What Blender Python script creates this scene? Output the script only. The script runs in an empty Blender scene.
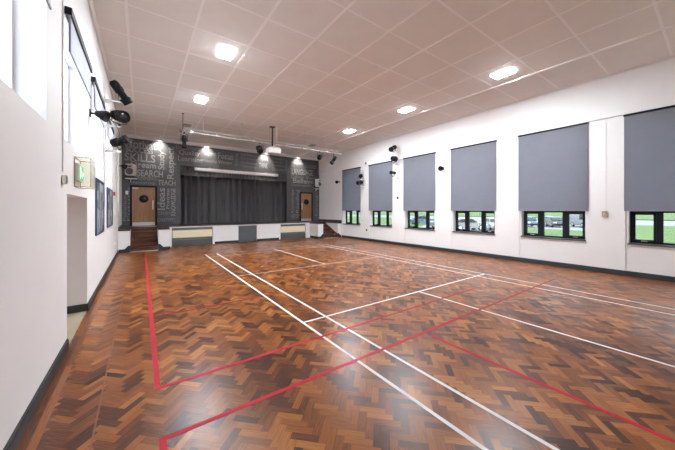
import bpy, bmesh, math, random
from mathutils import Vector, Matrix
random.seed(7)
PI = math.pi
scene = bpy.context.scene
COL = scene.collection

# ------------------------------------------------------------------ materials
def new_mat(name):
    m = bpy.data.materials.new(name); m.use_nodes = True
    nt = m.node_tree
    return m, nt, nt.nodes['Principled BSDF']

def mat(name, col, rough=0.5, metal=0.0, vary=0.04, scale=6.0, bump=0.0, bscale=60.0, coat=0.0, spec=0.5, stretch=(1, 1, 1)):
    m, nt, b = new_mat(name)
    b.inputs['Roughness'].default_value = rough
    b.inputs['Metallic'].default_value = metal
    b.inputs['Coat Weight'].default_value = coat
    b.inputs['Specular IOR Level'].default_value = spec
    tc = nt.nodes.new('ShaderNodeTexCoord'); mp = nt.nodes.new('ShaderNodeMapping')
    mp.inputs['Scale'].default_value = stretch
    nt.links.new(tc.outputs['Object'], mp.inputs['Vector'])
    nz = nt.nodes.new('ShaderNodeTexNoise'); nz.inputs['Scale'].default_value = scale; nz.inputs['Detail'].default_value = 4
    nt.links.new(mp.outputs[0], nz.inputs['Vector'])
    rp = nt.nodes.new('ShaderNodeValToRGB')
    lo = [max(0, c * (1 - vary)) for c in col]; hi = [min(1, c * (1 + vary)) for c in col]
    rp.color_ramp.elements[0].position = 0.3; rp.color_ramp.elements[0].color = (*lo, 1)
    rp.color_ramp.elements[1].position = 0.7; rp.color_ramp.elements[1].color = (*hi, 1)
    nt.links.new(nz.outputs['Fac'], rp.inputs['Fac']); nt.links.new(rp.outputs['Color'], b.inputs['Base Color'])
    if bump:
        n2 = nt.nodes.new('ShaderNodeTexNoise'); n2.inputs['Scale'].default_value = bscale
        nt.links.new(mp.outputs[0], n2.inputs['Vector'])
        bp = nt.nodes.new('ShaderNodeBump'); bp.inputs['Strength'].default_value = bump; bp.inputs['Distance'].default_value = 0.01
        nt.links.new(n2.outputs['Fac'], bp.inputs['Height']); nt.links.new(bp.outputs['Normal'], b.inputs['Normal'])
    return m

def emit_mat(name, col, strength):
    m, nt, b = new_mat(name)
    b.inputs['Base Color'].default_value = (*col, 1)
    b.inputs['Emission Color'].default_value = (*col, 1)
    b.inputs['Emission Strength'].default_value = strength
    return m

def glass_mat(name, tint=(1, 1, 1), gloss=0.06):
    m, nt, b = new_mat(name)
    nt.nodes.remove(b)
    out = nt.nodes['Material Output']
    t = nt.nodes.new('ShaderNodeBsdfTransparent'); t.inputs[0].default_value = (*tint, 1)
    g = nt.nodes.new('ShaderNodeBsdfGlossy'); g.inputs['Roughness'].default_value = 0.02
    fr = nt.nodes.new('ShaderNodeLayerWeight'); fr.inputs['Blend'].default_value = 0.2
    mul = nt.nodes.new('ShaderNodeMath'); mul.operation = 'MULTIPLY_ADD'
    mul.inputs[1].default_value = 0.35; mul.inputs[2].default_value = gloss * 0.4
    nt.links.new(fr.outputs['Fresnel'], mul.inputs[0])
    mx = nt.nodes.new('ShaderNodeMixShader')
    nt.links.new(mul.outputs[0], mx.inputs[0]); nt.links.new(t.outputs[0], mx.inputs[1]); nt.links.new(g.outputs[0], mx.inputs[2])
    nt.links.new(mx.outputs[0], out.inputs['Surface'])
    return m

def wood_mat(name, a, b_, rough=0.35, coat=0.2, stretch=(3, 3, 30), scale=3.0):
    m, nt, b = new_mat(name)
    tc = nt.nodes.new('ShaderNodeTexCoord'); mp = nt.nodes.new('ShaderNodeMapping')
    mp.inputs['Scale'].default_value = stretch
    nt.links.new(tc.outputs['Object'], mp.inputs['Vector'])
    nz = nt.nodes.new('ShaderNodeTexNoise'); nz.inputs['Scale'].default_value = scale; nz.inputs['Detail'].default_value = 6
    nz.inputs['Distortion'].default_value = 0.6
    nt.links.new(mp.outputs[0], nz.inputs['Vector'])
    rp = nt.nodes.new('ShaderNodeValToRGB')
    rp.color_ramp.elements[0].position = 0.3; rp.color_ramp.elements[0].color = (*a, 1)
    rp.color_ramp.elements[1].position = 0.72; rp.color_ramp.elements[1].color = (*b_, 1)
    nt.links.new(nz.outputs['Fac'], rp.inputs['Fac']); nt.links.new(rp.outputs['Color'], b.inputs['Base Color'])
    b.inputs['Roughness'].default_value = rough; b.inputs['Coat Weight'].default_value = coat
    return m

M = {}
M['wall'] = mat('white wall paint', (0.82, 0.815, 0.818), 0.6, vary=0.015, scale=1.5, bump=0.05, bscale=40)
M['trim'] = mat('white gloss paint', (0.76, 0.755, 0.755), 0.35, vary=0.01)
M['ceil'] = mat('ceiling board', (0.86, 0.85, 0.825), 0.8, vary=0.015, scale=2.0)
M['ceil_strip'] = mat('ceiling batten paint', (0.98, 0.97, 0.965), 0.6, vary=0.01)
M['skirt'] = mat('slate grey gloss', (0.030, 0.038, 0.044), 0.4, vary=0.08)
M['slate'] = mat('slate grey panel', (0.085, 0.10, 0.112), 0.45, vary=0.05)
M['black_wall'] = mat('charcoal wall covering', (0.066, 0.066, 0.070), 0.42, vary=0.10, scale=3.0, bump=0.1, bscale=30)
M['letters'] = mat('grey lettering vinyl', (0.25, 0.25, 0.255), 0.45, vary=0.2, scale=8)
M['letters_dim'] = mat('dark grey lettering vinyl', (0.20, 0.20, 0.205), 0.45, vary=0.2, scale=8)
M['curtain'] = mat('charcoal curtain velour', (0.22, 0.22, 0.23), 0.85, vary=0.10, scale=4, bump=0.15, bscale=90, spec=0.2, stretch=(1, 1, 0.2))
M['black'] = mat('black fixture paint', (0.005, 0.005, 0.006), 0.5, vary=0.1, spec=0.2)
M['black_soft'] = mat('black rubber', (0.008, 0.008, 0.009), 0.7, vary=0.1, spec=0.2)
M['metal'] = mat('brushed metal', (0.62, 0.61, 0.59), 0.3, 1.0, vary=0.05)
M['alu'] = mat('pale aluminium', (0.55, 0.54, 0.53), 0.5, 0.2, vary=0.04)
M['white_plastic'] = mat('white plastic', (0.80, 0.80, 0.79), 0.35, vary=0.01)
M['beige_plastic'] = mat('beige plastic', (0.55, 0.50, 0.42), 0.45, vary=0.03)
M['cream'] = mat('cream enamel', (0.78, 0.70, 0.52), 0.4, vary=0.02)
M['grille'] = mat('dark grey grille', (0.095, 0.105, 0.11), 0.45, vary=0.1, scale=20)
M['recess'] = mat('olive grey recess shade', (0.16, 0.165, 0.14), 0.6, vary=0.05)  # shadow around the radiator panel, put into the colour
M['blind'] = mat('grey blind fabric', (0.325, 0.33, 0.39), 0.75, vary=0.02, scale=2.5, bump=0.05, bscale=200)
M['blind_light'] = mat('pale grey blind fabric', (0.55, 0.56, 0.60), 0.75, vary=0.02, scale=2.5)
M['frame'] = mat('dark window frame', (0.008, 0.012, 0.018), 0.45, vary=0.08, spec=0.25)
M['sill'] = mat('dark grey sill', (0.075, 0.08, 0.088), 0.4, vary=0.05)
M['glass'] = glass_mat('window glass')
M['glass_tint'] = glass_mat('dimmed window wall glass', (0.80, 0.82, 0.81))  # tint added to dim the bright outdoors behind the window wall
M['lens'] = mat('lens glass', (0.02, 0.022, 0.03), 0.15, vary=0.1, spec=0.4)
M['red_lens'] = mat('red colour filter', (0.20, 0.03, 0.035), 0.25, vary=0.1)
M['lamp'] = emit_mat('lit lamp panel', (0.91, 0.97, 1.02), 370.0)
M['lamp_off'] = mat('unlit lamp panel', (0.42, 0.39, 0.38), 0.4, vary=0.03)
M['spot_lens'] = emit_mat('lit downlight lens', (1.0, 0.93, 0.85), 2.0)
M['door_wood'] = wood_mat('oak veneer', (0.235, 0.115, 0.050), (0.335, 0.175, 0.085), 0.4, 0.15, (9, 9, 0.8), 2.5)
M['stage_wood'] = wood_mat('dark stage boards', (0.040, 0.016, 0.009), (0.085, 0.034, 0.018), 0.3, 0.3, (0.6, 9, 9), 2.0)
M['step_wood'] = wood_mat('brown step boards', (0.050, 0.018, 0.009), (0.125, 0.050, 0.022), 0.35, 0.3, (0.7, 9, 9), 2.0)
M['nosing'] = mat('pale step nosing', (0.52, 0.42, 0.36), 0.4, vary=0.05)
M['kick'] = mat('steel kick plate', (0.60, 0.57, 0.55), 0.35, 0.7, vary=0.04)
M['brass_box'] = mat('beige metal box', (0.42, 0.34, 0.24), 0.4, 0.3, vary=0.1)
M['vinyl'] = mat('beige vinyl', (0.34, 0.29, 0.20), 0.5, vary=0.06, scale=5)
M['line_white'] = mat('white line paint', (0.84, 0.81, 0.79), 0.5, vary=0.03, scale=3, spec=0.2)
M['line_worn'] = mat('worn white line paint', (0.60, 0.48, 0.40), 0.4, vary=0.12, scale=5)
M['line_red'] = mat('red line paint', (0.50, 0.022, 0.042), 0.55, vary=0.08, scale=4, spec=0.15)
M['line_faded'] = mat('faded red line paint', (0.36, 0.042, 0.032), 0.5, vary=0.15, scale=5, spec=0.2)
M['line_dim'] = mat('worn away red line paint', (0.27, 0.060, 0.024), 0.4, vary=0.25, scale=7)
M['line_ghost'] = mat('old faint line paint', (0.21, 0.075, 0.028), 0.35, vary=0.1, scale=4)
M['green_sign'] = emit_mat('lit green sign', (0.03, 0.42, 0.20), 0.5)
M['sign_white'] = emit_mat('lit white sign symbol', (0.9, 1.0, 0.92), 0.55)
M['cage'] = mat('beige guard wire', (0.50, 0.47, 0.36), 0.4, vary=0.05)
M['perspex'] = glass_mat('clear plastic cover', (0.95, 0.95, 0.90), 0.02)
M['red_plastic'] = mat('red plastic', (0.45, 0.015, 0.02), 0.4, vary=0.03)
M['poster_frame'] = mat('blue poster frame', (0.03, 0.06, 0.15), 0.4, vary=0.05)
M['soil_edge'] = mat('grey kerb', (0.45, 0.45, 0.45), 0.8)
M['tarmac'] = mat('pale tarmac', (0.165, 0.165, 0.17), 0.85, vary=0.06, scale=2)
M['paving'] = mat('pale bounce paving', (0.78, 0.76, 0.745), 0.85, vary=0.05, scale=2)  # unseen ground, kept pale to throw daylight up onto the ceiling
M['tyre'] = mat('tyre rubber', (0.02, 0.02, 0.022), 0.8)
M['car_glass'] = mat('dark car glass', (0.02, 0.025, 0.03), 0.08, vary=0.02, coat=0.5)
M['head_light'] = mat('clear lamp lens', (0.75, 0.78, 0.8), 0.1, vary=0.02)
M['void'] = mat('dark brown subfloor', (0.035, 0.017, 0.010), 0.5)

def poster_mat():
    m, nt, b = new_mat('photo collage print')
    tc = nt.nodes.new('ShaderNodeTexCoord')
    vo = nt.nodes.new('ShaderNodeTexVoronoi'); vo.distance = 'CHEBYCHEV'; vo.inputs['Scale'].default_value = 4.5; vo.inputs['Randomness'].default_value = 0.45
    nz = nt.nodes.new('ShaderNodeTexNoise'); nz.inputs['Scale'].default_value = 14; nz.inputs['Detail'].default_value = 6
    nt.links.new(tc.outputs['Object'], vo.inputs['Vector']); nt.links.new(tc.outputs['Object'], nz.inputs['Vector'])
    hs = nt.nodes.new('ShaderNodeSeparateColor'); nt.links.new(vo.outputs['Color'], hs.inputs[0])
    ad = nt.nodes.new('ShaderNodeMath'); ad.operation = 'MULTIPLY_ADD'; ad.inputs[1].default_value = 0.55
    nt.links.new(hs.outputs[0], ad.inputs[0])
    ml = nt.nodes.new('ShaderNodeMath'); ml.operation = 'MULTIPLY'; ml.inputs[1].default_value = 0.5
    nt.links.new(nz.outputs['Fac'], ml.inputs[0]); nt.links.new(ml.outputs[0], ad.inputs[2])
    rp = nt.nodes.new('ShaderNodeValToRGB')
    rp.color_ramp.elements[0].position = 0.2; rp.color_ramp.elements[0].color = (0.006, 0.008, 0.012, 1)
    rp.color_ramp.elements[1].position = 0.8; rp.color_ramp.elements[1].color = (0.36, 0.39, 0.41, 1)
    nt.links.new(ad.outputs[0], rp.inputs[0]); nt.links.new(rp.outputs[0], b.inputs['Base Color'])
    b.inputs['Roughness'].default_value = 0.5; b.inputs['Specular IOR Level'].default_value = 0.1
    return m
M['poster'] = poster_mat()

def parquet_mat():
    m, nt, b = new_mat('oiled herringbone parquet')
    at = nt.nodes.new('ShaderNodeAttribute'); at.attribute_name = 'tone'
    uv = nt.nodes.new('ShaderNodeUVMap'); uv.uv_map = 'grain'
    mp = nt.nodes.new('ShaderNodeMapping'); mp.inputs['Scale'].default_value = (6, 110, 1)
    nt.links.new(uv.outputs[0], mp.inputs['Vector'])
    nz = nt.nodes.new('ShaderNodeTexNoise'); nz.inputs['Scale'].default_value = 1.0; nz.inputs['Detail'].default_value = 5; nz.inputs['Distortion'].default_value = 0.4
    nt.links.new(mp.outputs[0], nz.inputs['Vector'])
    add = nt.nodes.new('ShaderNodeMath'); add.operation = 'MULTIPLY_ADD'; add.inputs[1].default_value = 0.8; 
    nt.links.new(nz.outputs['Fac'], add.inputs[0]); nt.links.new(at.outputs['Fac'], add.inputs[2])
    sub = nt.nodes.new('ShaderNodeMath'); sub.operation = 'SUBTRACT'; sub.inputs[1].default_value = 0.40
    nt.links.new(add.outputs[0], sub.inputs[0])
    rp = nt.nodes.new('ShaderNodeValToRGB')
    cr = rp.color_ramp
    cr.elements[0].position = 0.0; cr.elements[0].color = (0.040, 0.013, 0.006, 1)
    cr.elements[1].position = 1.0; cr.elements[1].color = (0.46, 0.19, 0.048, 1)
    for p, c in ((0.25, (0.105, 0.032, 0.011)), (0.5, (0.225, 0.071, 0.017)), (0.75, (0.335, 0.117, 0.028))):
        e = cr.elements.new(p); e.color = (*c, 1)
    nt.links.new(sub.outputs[0], rp.inputs[0]); nt.links.new(rp.outputs[0], b.inputs['Base Color'])
    b.inputs['Roughness'].default_value = 0.30
    b.inputs['Specular IOR Level'].default_value = 0.32
    # satin finish worn unevenly
    tc = nt.nodes.new('ShaderNodeTexCoord')
    n2 = nt.nodes.new('ShaderNodeTexNoise'); n2.inputs['Scale'].default_value = 0.9; n2.inputs['Detail'].default_value = 5
    nt.links.new(tc.outputs['Object'], n2.inputs['Vector'])
    mr = nt.nodes.new('ShaderNodeMapRange'); mr.inputs['To Min'].default_value = 0.25; mr.inputs['To Max'].default_value = 0.36
    nt.links.new(n2.outputs['Fac'], mr.inputs['Value']); nt.links.new(mr.outputs[0], b.inputs['Roughness'])
    bp = nt.nodes.new('ShaderNodeBump'); bp.inputs['Strength'].default_value = 0.04; bp.inputs['Distance'].default_value = 0.003
    nt.links.new(nz.outputs['Fac'], bp.inputs['Height']); nt.links.new(bp.outputs[0], b.inputs['Normal'])
    return m
M['parquet'] = parquet_mat()

def grass_mat():
    m, nt, b = new_mat('mown grass')
    tc = nt.nodes.new('ShaderNodeTexCoord')
    nz = nt.nodes.new('ShaderNodeTexNoise'); nz.inputs['Scale'].default_value = 0.35; nz.inputs['Detail'].default_value = 8
    nt.links.new(tc.outputs['Object'], nz.inputs['Vector'])
    rp = nt.nodes.new('ShaderNodeValToRGB')
    rp.color_ramp.elements[0].position = 0.3; rp.color_ramp.elements[0].color = (0.036, 0.080, 0.010, 1)
    rp.color_ramp.elements[1].position = 0.7; rp.color_ramp.elements[1].color = (0.070, 0.125, 0.020, 1)
    nt.links.new(nz.outputs['Fac'], rp.inputs[0]); nt.links.new(rp.outputs[0], b.inputs['Base Color'])
    b.inputs['Roughness'].default_value = 0.9
    return m
M['grass'] = grass_mat()
def paint(name, col): return mat(name, col, 0.25, 0.2, vary=0.01, coat=0.6)

# ------------------------------------------------------------------ mesh builder
class MB:
    def __init__(s): s.bm = bmesh.new()
    def _x(s, vs, mx):
        if mx is not None: bmesh.ops.transform(s.bm, matrix=mx, verts=vs)
    def box(s, x0, x1, y0, y1, z0, z1, mx=None, bev=0.0):
        t = bmesh.new()
        bmesh.ops.create_cube(t, size=1)
        for v in t.verts:
            v.co = Vector(((x0 + x1) / 2 + v.co.x * (x1 - x0), (y0 + y1) / 2 + v.co.y * (y1 - y0), (z0 + z1) / 2 + v.co.z * (z1 - z0)))
        if bev: bmesh.ops.bevel(t, geom=t.edges[:], offset=bev, segments=2, profile=0.6, affect='EDGES')
        s.merge(t, mx); return s
    def merge(s, t, mx=None):
        if mx is not None: bmesh.ops.transform(t, matrix=mx, verts=t.verts[:])
        d = {}
        for v in t.verts: d[v] = s.bm.verts.new(v.co)
        for f in t.faces:
            try:
                nf = s.bm.faces.new([d[v] for v in f.verts]); nf.smooth = f.smooth
            except ValueError: pass
        t.free(); return s
    def lathe(s, prof, n=20, mx=None, axis='z', smooth=True):
        """prof: list of (radius, height) revolved about local z, then turned to the axis"""
        t = bmesh.new(); rings = []
        for r, h in prof:
            if r < 1e-6: rings.append([t.verts.new((0, 0, h))])
            else: rings.append([t.verts.new((r * math.cos(2 * PI * k / n), r * math.sin(2 * PI * k / n), h)) for k in range(n)])
        for a, b in zip(rings, rings[1:]):
            for k in range(n):
                j = (k + 1) % n
                if len(a) == 1 and len(b) == 1: continue
                if len(a) == 1: f = t.faces.new((a[0], b[k], b[j]))
                elif len(b) == 1: f = t.faces.new((a[k], a[j], b[0]))
                else: f = t.faces.new((a[k], a[j], b[j], b[k]))
                f.smooth = smooth
        if axis == 'y': bmesh.ops.transform(t, matrix=Matrix.Rotation(-PI / 2, 4, 'X'), verts=t.verts[:])
        if axis == 'x': bmesh.ops.transform(t, matrix=Matrix.Rotation(PI / 2, 4, 'Y'), verts=t.verts[:])
        bmesh.ops.recalc_face_normals(t, faces=t.faces[:])
        s.merge(t, mx); return s
    def tube(s, pts, r, n=8):
        pts = [Vector(p) for p in pts]
        t = bmesh.new(); rings = []
        up = None
        for i, p in enumerate(pts):
            d = (pts[min(i + 1, len(pts) - 1)] - pts[max(i - 1, 0)]).normalized()
            if up is None or abs(up.dot(d)) > 0.95:
                up = Vector((0, 0, 1)) if abs(d.z) < 0.9 else Vector((1, 0, 0))
            a = d.cross(up).normalized(); b = a.cross(d).normalized(); up = b
            rings.append([t.verts.new(p + r * (math.cos(2 * PI * k / n) * a + math.sin(2 * PI * k / n) * b)) for k in range(n)])
        for a, b in zip(rings, rings[1:]):
            for k in range(n):
                f = t.faces.new((a[k], a[(k + 1) % n], b[(k + 1) % n], b[k])); f.smooth = True
        t.faces.new(rings[0][::-1]); t.faces.new(rings[-1])
        bmesh.ops.recalc_face_normals(t, faces=t.faces[:])
        s.merge(t); return s
    def prism(s, poly, axis, a, b, mx=None):
        """2-D polygon extruded along an axis from a to b. axis x: poly is (y,z); y: (x,z); z: (x,y)"""
        t = bmesh.new()
        def P(u, v, w):
            return {'x': (w, u, v), 'y': (u, w, v), 'z': (u, v, w)}[axis]
        r0 = [t.verts.new(P(u, v, a)) for u, v in poly]; r1 = [t.verts.new(P(u, v, b)) for u, v in poly]
        n = len(poly)
        t.faces.new(r0); t.faces.new(r1[::-1])
        for k in range(n): t.faces.new((r0[k], r1[k], r1[(k + 1) % n], r0[(k + 1) % n]))
        bmesh.ops.recalc_face_normals(t, faces=t.faces[:])
        s.merge(t, mx); return s
    def build(s, name, m, parent=None, loc=(0, 0, 0), rot=(0, 0, 0)):
        me = bpy.data.meshes.new(name); s.bm.normal_update(); s.bm.to_mesh(me); s.bm.free()
        me.materials.append(m)
        o = bpy.data.objects.new(name, me); COL.objects.link(o)
        o.location = loc; o.rotation_euler = rot
        if parent is not None: o.parent = parent
        return o

def tag(o, label, cat, group=None, kind=None):
    o['label'] = label; o['category'] = cat
    if group: o['group'] = group
    if kind: o['kind'] = kind
    return o
def thing(name, label, cat, loc=(0, 0, 0), rz=0.0, group=None):
    o = bpy.data.objects.new(name, None); COL.objects.link(o)
    o.location = loc; o.rotation_euler = (0, 0, rz); o.empty_display_size = 0.1
    return tag(o, label, cat, group)
def dup(root, loc, rz=None, label=None):
    def cp(o, par):
        c = o.copy(); COL.objects.link(c)
        if par is not None: c.parent = par
        for ch in list(o.children): cp(ch, c)
        return c
    c = cp(root, None); c.location = loc
    if rz is not None: c.rotation_euler = (0, 0, rz)
    if label: c['label'] = label
    return c
def struct(name, mb, m, parent=None, label=None, cat=None):
    o = mb.build(name, m, parent)
    if parent is None:
        o['kind'] = 'structure'
        if label: o['label'] = label
        if cat: o['category'] = cat
    return o
def struct_root(name, label, cat, loc=(0, 0, 0), rz=0):
    o = thing(name, label, cat, loc, rz); o['kind'] = 'structure'; return o

# ------------------------------------------------------------------ room dimensions (metres)
XL, XR = -0.83, 11.42            # side walls
YB, YF = 18.5, -3.2              # wall behind the stage, wall behind the photographer
ZC = 5.95                        # ceiling
TH = 0.30                        # wall thickness
STZ = 1.03                       # stage height
DOOR = (5.24, 6.98, 2.13)        # alcove in the white side wall: from, to, height
LWIN = [(2.40, 4.25), (5.08, 6.90), (7.62, 9.48), (10.45, 12.30)]
LZ = (2.86, 4.50)
RC = [14.39, 11.66, 8.915, 6.165, 3.43, 0.69, -2.05]
RZ = (0.95, 4.58)
HW = 0.895

# ------------------------------------------------------------------ floor: parquet laid block by block
def build_floor():
    L, W = 0.240, 0.0685
    c45 = math.sqrt(0.5)
    verts, faces, tones, uvs = [], [], [], []
    rnd = random.Random(3)
    cx, cy = 5.3, 7.5
    def clump(x, y):
        return (math.sin(x * 2.1 + 1.3 * math.sin(y * 0.9)) * math.sin(y * 1.7 + 0.7 * math.cos(x * 1.3)) + math.sin(x * 5.3 + y * 3.1) * 0.5)
    def block(u0, v0, du, dv, along_u, tone):
        g = 0.0006
        cs = [(u0 + g, v0 + g), (u0 + du - g, v0 + g), (u0 + du - g, v0 + dv - g), (u0 + g, v0 + dv - g)]
        pts = [(c45 * (u - v) + cx, c45 * (u + v) + cy) for u, v in cs]
        mx = sum(p[0] for p in pts) / 4; my = sum(p[1] for p in pts) / 4
        if not (XL - 0.08 < mx < XR + 0.08 and YF - 0.08 < my < 16.72): return
        i = len(verts); verts.extend((p[0], p[1], 0.0) for p in pts); faces.append((i, i + 1, i + 2, i + 3))
        tones.append(tone + 0.06 * clump(mx, my))
        ox, oy = rnd.random() * 50, rnd.random() * 50
        if along_u: uvs.extend([(ox, oy), (ox + du, oy), (ox + du, oy + dv), (ox, oy + dv)])
        else: uvs.extend([(ox, oy), (ox, oy + du), (ox + dv, oy + du), (ox + dv, oy)])
    run = 0; val = [0.5, 0.5]
    for j in range(-38, 39):
        for k in range(-170, 170):
            tu, tv = j * L, -j * L
            for h in (0, 1):
                if rnd.random() > 0.22:      # blocks were laid bundle by bundle: neighbours often share a tone
                    val[h] = min(1.0, max(0.05, rnd.gauss(0.50, 0.17)))
                    if rnd.random() < 0.05: val[h] = rnd.uniform(0.7, 0.9)
                    if rnd.random() < 0.10: val[h] = rnd.uniform(0.08, 0.25)
                t = val[h] + rnd.uniform(-0.05, 0.05)
                if h == 0: block(tu + k * W, tv + k * W, L, W, True, t)
                else: block(tu + k * W + L, tv + k * W + W - L, W, L, False, t)
    # straight border boards along the side walls
    for x0, sgn in ((XL, 1), (XR, -1)):
        y = YF
        while y < 16.7:
            ln = rnd.uniform(0.8, 1.6)
            for q in range(2):
                a, b = x0 + sgn * (0.02 + q * 0.065), x0 + sgn * (0.083 + q * 0.065)
                a, b = min(a, b), max(a, b)
                i = len(verts)
                ye = min(y + ln, 16.7)
                verts.extend([(a, y, .0012), (b, y, .0012), (b, ye - .001, .0012), (a, ye - .001, .0012)]); faces.append((i, i + 1, i + 2, i + 3))
                tones.append(rnd.gauss(0.52 if q else 0.35, 0.1)); ox = rnd.random() * 30
                uvs.extend([(ox, 0), (ox, 0.063), (ox + ln, 0.063), (ox + ln, 0)])
            y += ln
    me = bpy.data.meshes.new('floor'); me.from_pydata(verts, [], faces); me.update()
    a = me.attributes.new('tone', 'FLOAT', 'FACE')
    a.data.foreach_set('value', tones)
    ul = me.uv_layers.new(name='grain')
    flat = [c for uv in uvs for c in uv]; ul.data.foreach_set('uv', flat)
    me.materials.append(M['parquet'])
    o = bpy.data.objects.new('floor', me); COL.objects.link(o); o['kind'] = 'structure'
    o['label'] = 'polished herringbone parquet floor of the hall'; o['category'] = 'floor'
    MB().box(XL - TH, XR + TH, YF - TH, YB + 1.6, -0.25, -0.004).build('subfloor', M['void'], o)
    return o
floor = build_floor()

def floor_line(name, x0, y0, x1, y1, w, m, z=0.0022, label=None):
    d = Vector((x1 - x0, y1 - y0, 0)); d.normalize(); n = Vector((-d.y, d.x, 0)) * (w / 2)
    a, b = Vector((x0, y0, 0)), Vector((x1, y1, 0))
    t = MB()
    lo = [a + n, a - n, b - n, b + n]
    t.prism([(p.x, p.y) for p in lo], 'z', z - 0.0015, z)
    o = t.build(name, m, floor)
    if label: o['label'] = label
    return o
# badminton court
cx0 = 2.228; ny, fy = 4.13, 8.11
xs = [cx0, cx0 + .46, cx0 + 3.05, cx0 + 5.64, cx0 + 6.10]
yend = 12.82; ydb = 12.06; ynear = -0.58
LW = 0.042
for i, x in enumerate(xs):
    if i == 2:
        floor_line('white_line', x, fy, x, yend, LW, M['line_white']); floor_line('white_line', x, ynear, x, ny, LW, M['line_white'])
    else:
        floor_line('white_line', x, ynear, x, yend, LW, M['line_white'])
floor_line('white_line', xs[0], ny, xs[4], ny, LW, M['line_white'], 0.0030)
floor_line('white_line', xs[0], fy, xs[4], fy, LW, M['line_worn'], 0.0030)
for y in (ydb, yend): floor_line('worn_line', xs[0], y, xs[4], y, LW, M['line_worn'], 0.0030)
# red court
RX0, RX1 = 0.145, 3.575
floor_line('red_line', RX0, 3.51 - 0.025, RX0, 14.6, 0.055, M['line_red'], 0.0026)
floor_line('red_line', RX0, 2.705 + 0.025, RX0, -3.0, 0.055, M['line_red'], 0.0026)
floor_line('red_line', RX0 + 0.027, 3.51, 3.6, 3.51, 0.05, M['line_red'], 0.0026)
floor_line('red_line', RX0 + 0.027, 2.705, 4.6, 2.705, 0.05, M['line_red'], 0.0026)
floor_line('faded_red_line', 3.6, 3.51, 6.6, 3.51, 0.045, M['line_faded'], 0.0026)
floor_line('faded_red_line', 4.6, 2.705, 9.3, 2.705, 0.045, M['line_faded'], 0.0026)
floor_line('red_line', RX1, 2.55, RX1, -3.0, 0.05, M['line_red'], 0.0026)
floor_line('faded_red_line', RX1, 3.55, RX1, 11.6, 0.045, M['line_dim'], 0.0026)
floor_line('faded_red_line', RX0, 8.9, 3.4, 8.9, 0.05, M['line_ghost'], 0.0020)
floor_line('faded_red_line', RX0, 5.9, 2.6, 5.9, 0.05, M['line_faded'], 0.0020)
floor_line('faded_line', -0.33, -3.0, -0.33, 14.4, 0.014, M['line_ghost'], 0.0020)

# ------------------------------------------------------------------ walls
wl = MB()
def wall_x(t, x0, x1, y0, y1, holes, z1):
    """a wall along y with rectangular holes (ya, yb, za, zb)"""
    ys = sorted({y0, y1, *[h[0] for h in holes], *[h[1] for h in holes]})
    for a, b in zip(ys, ys[1:]):
        hs = sorted([h for h in holes if h[0] <= a + 1e-6 and h[1] >= b - 1e-6], key=lambda h: h[2])
        z = 0.0
        for h in hs:
            if h[2] > z: t.box(x0, x1, a, b, z, h[2])
            z = h[3]
        if z < z1: t.box(x0, x1, a, b, z, z1)
wall_x(wl, XL - TH, XL, YF - TH, YB, [(a, b, *LZ) for a, b in LWIN] + [(DOOR[0], DOOR[1], 0.0, DOOR[2])], ZC)
# alcove behind the opening
wl.box(XL - 0.50, XL - TH, DOOR[0] - 0.12, DOOR[0], 0, DOOR[2] + 0.12)
wl.box(XL - 0.50, XL - TH, DOOR[1], DOOR[1] + 0.12, 0, DOOR[2] + 0.12)
wl.box(XL - 0.50, XL - TH, DOOR[0], DOOR[1], DOOR[2], DOOR[2] + 0.12)
wl.box(XL - 0.62, XL - 0.50, DOOR[0] - 0.12, DOOR[1] + 0.12, 0, DOOR[2] + 0.12)
struct('wall_left', wl, M['wall'], label='white painted side wall with high windows and door alcove', cat='wall')
af = MB(); af.box(XL - 0.50, XL, DOOR[0], DOOR[1], -0.05, 0.003)
af.build('alcove_floor', M['vinyl'], floor)['label'] = 'beige vinyl floor of the door alcove'

wr = MB()
wall_x(wr, XR, XR + TH, YF - TH, YB, [(c - HW, c + HW, *RZ) for c in RC if c > -1] + [(RC[6] - HW, RC[6] + HW, *RZ)], 4.66)
wr.box(XR - 0.045, XR + TH, YF - TH, YB, 4.665, ZC)
for c0, c1 in zip(RC, RC[1:]):          # piers stand a little proud of the panels under the windows
    wr.box(XR - 0.025, XR + 0.001, c1 + HW + 0.06, c0 - HW - 0.06, 0, 4.645)
wr.box(XR - 0.025, XR + 0.001, RC[0] + HW + 0.06, 15.43, 0, 4.645)
struct('wall_right', wr, M['wall'], label='white painted window wall with tall piers', cat='wall')

PX0, PX1, PZ = 1.88, 8.65, 4.50    # proscenium opening
wb = MB()
wb.box(XL - TH, PX0, YB, YB + TH, 0, ZC); wb.box(PX1, XR + TH, YB, YB + TH, 0, ZC); wb.box(PX0, PX1, YB, YB + TH, PZ, ZC)
wall_back = struct('wall_back', wb, M['black_wall'], label='charcoal wall behind the stage covered in grey words', cat='wall')
wf = MB(); wf.box(XL - TH, XR + TH, YF - TH, YF, 0, ZC)
struct('wall_front', wf, M['wall'], label='plain white end wall facing the stage', cat='wall')
wk = MB(); wk.box(PX0 - 1.5, PX1 + 1.5, YB + 1.6, YB + 1.75, 0, ZC); wk.box(PX0 - 1.6, PX0 - 1.5, YB + TH, YB + 1.75, 0, ZC); wk.box(PX1 + 1.5, PX1 + 1.6, YB + TH, YB + 1.75, 0, ZC)
wk.box(PX0 - 1.6, PX1 + 1.6, YB + TH, YB + 1.75, ZC, ZC + 0.1)
struct('wall_stage', wk, M['black_soft'], label='black wall at the back of the stage opening', cat='wall')

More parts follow.
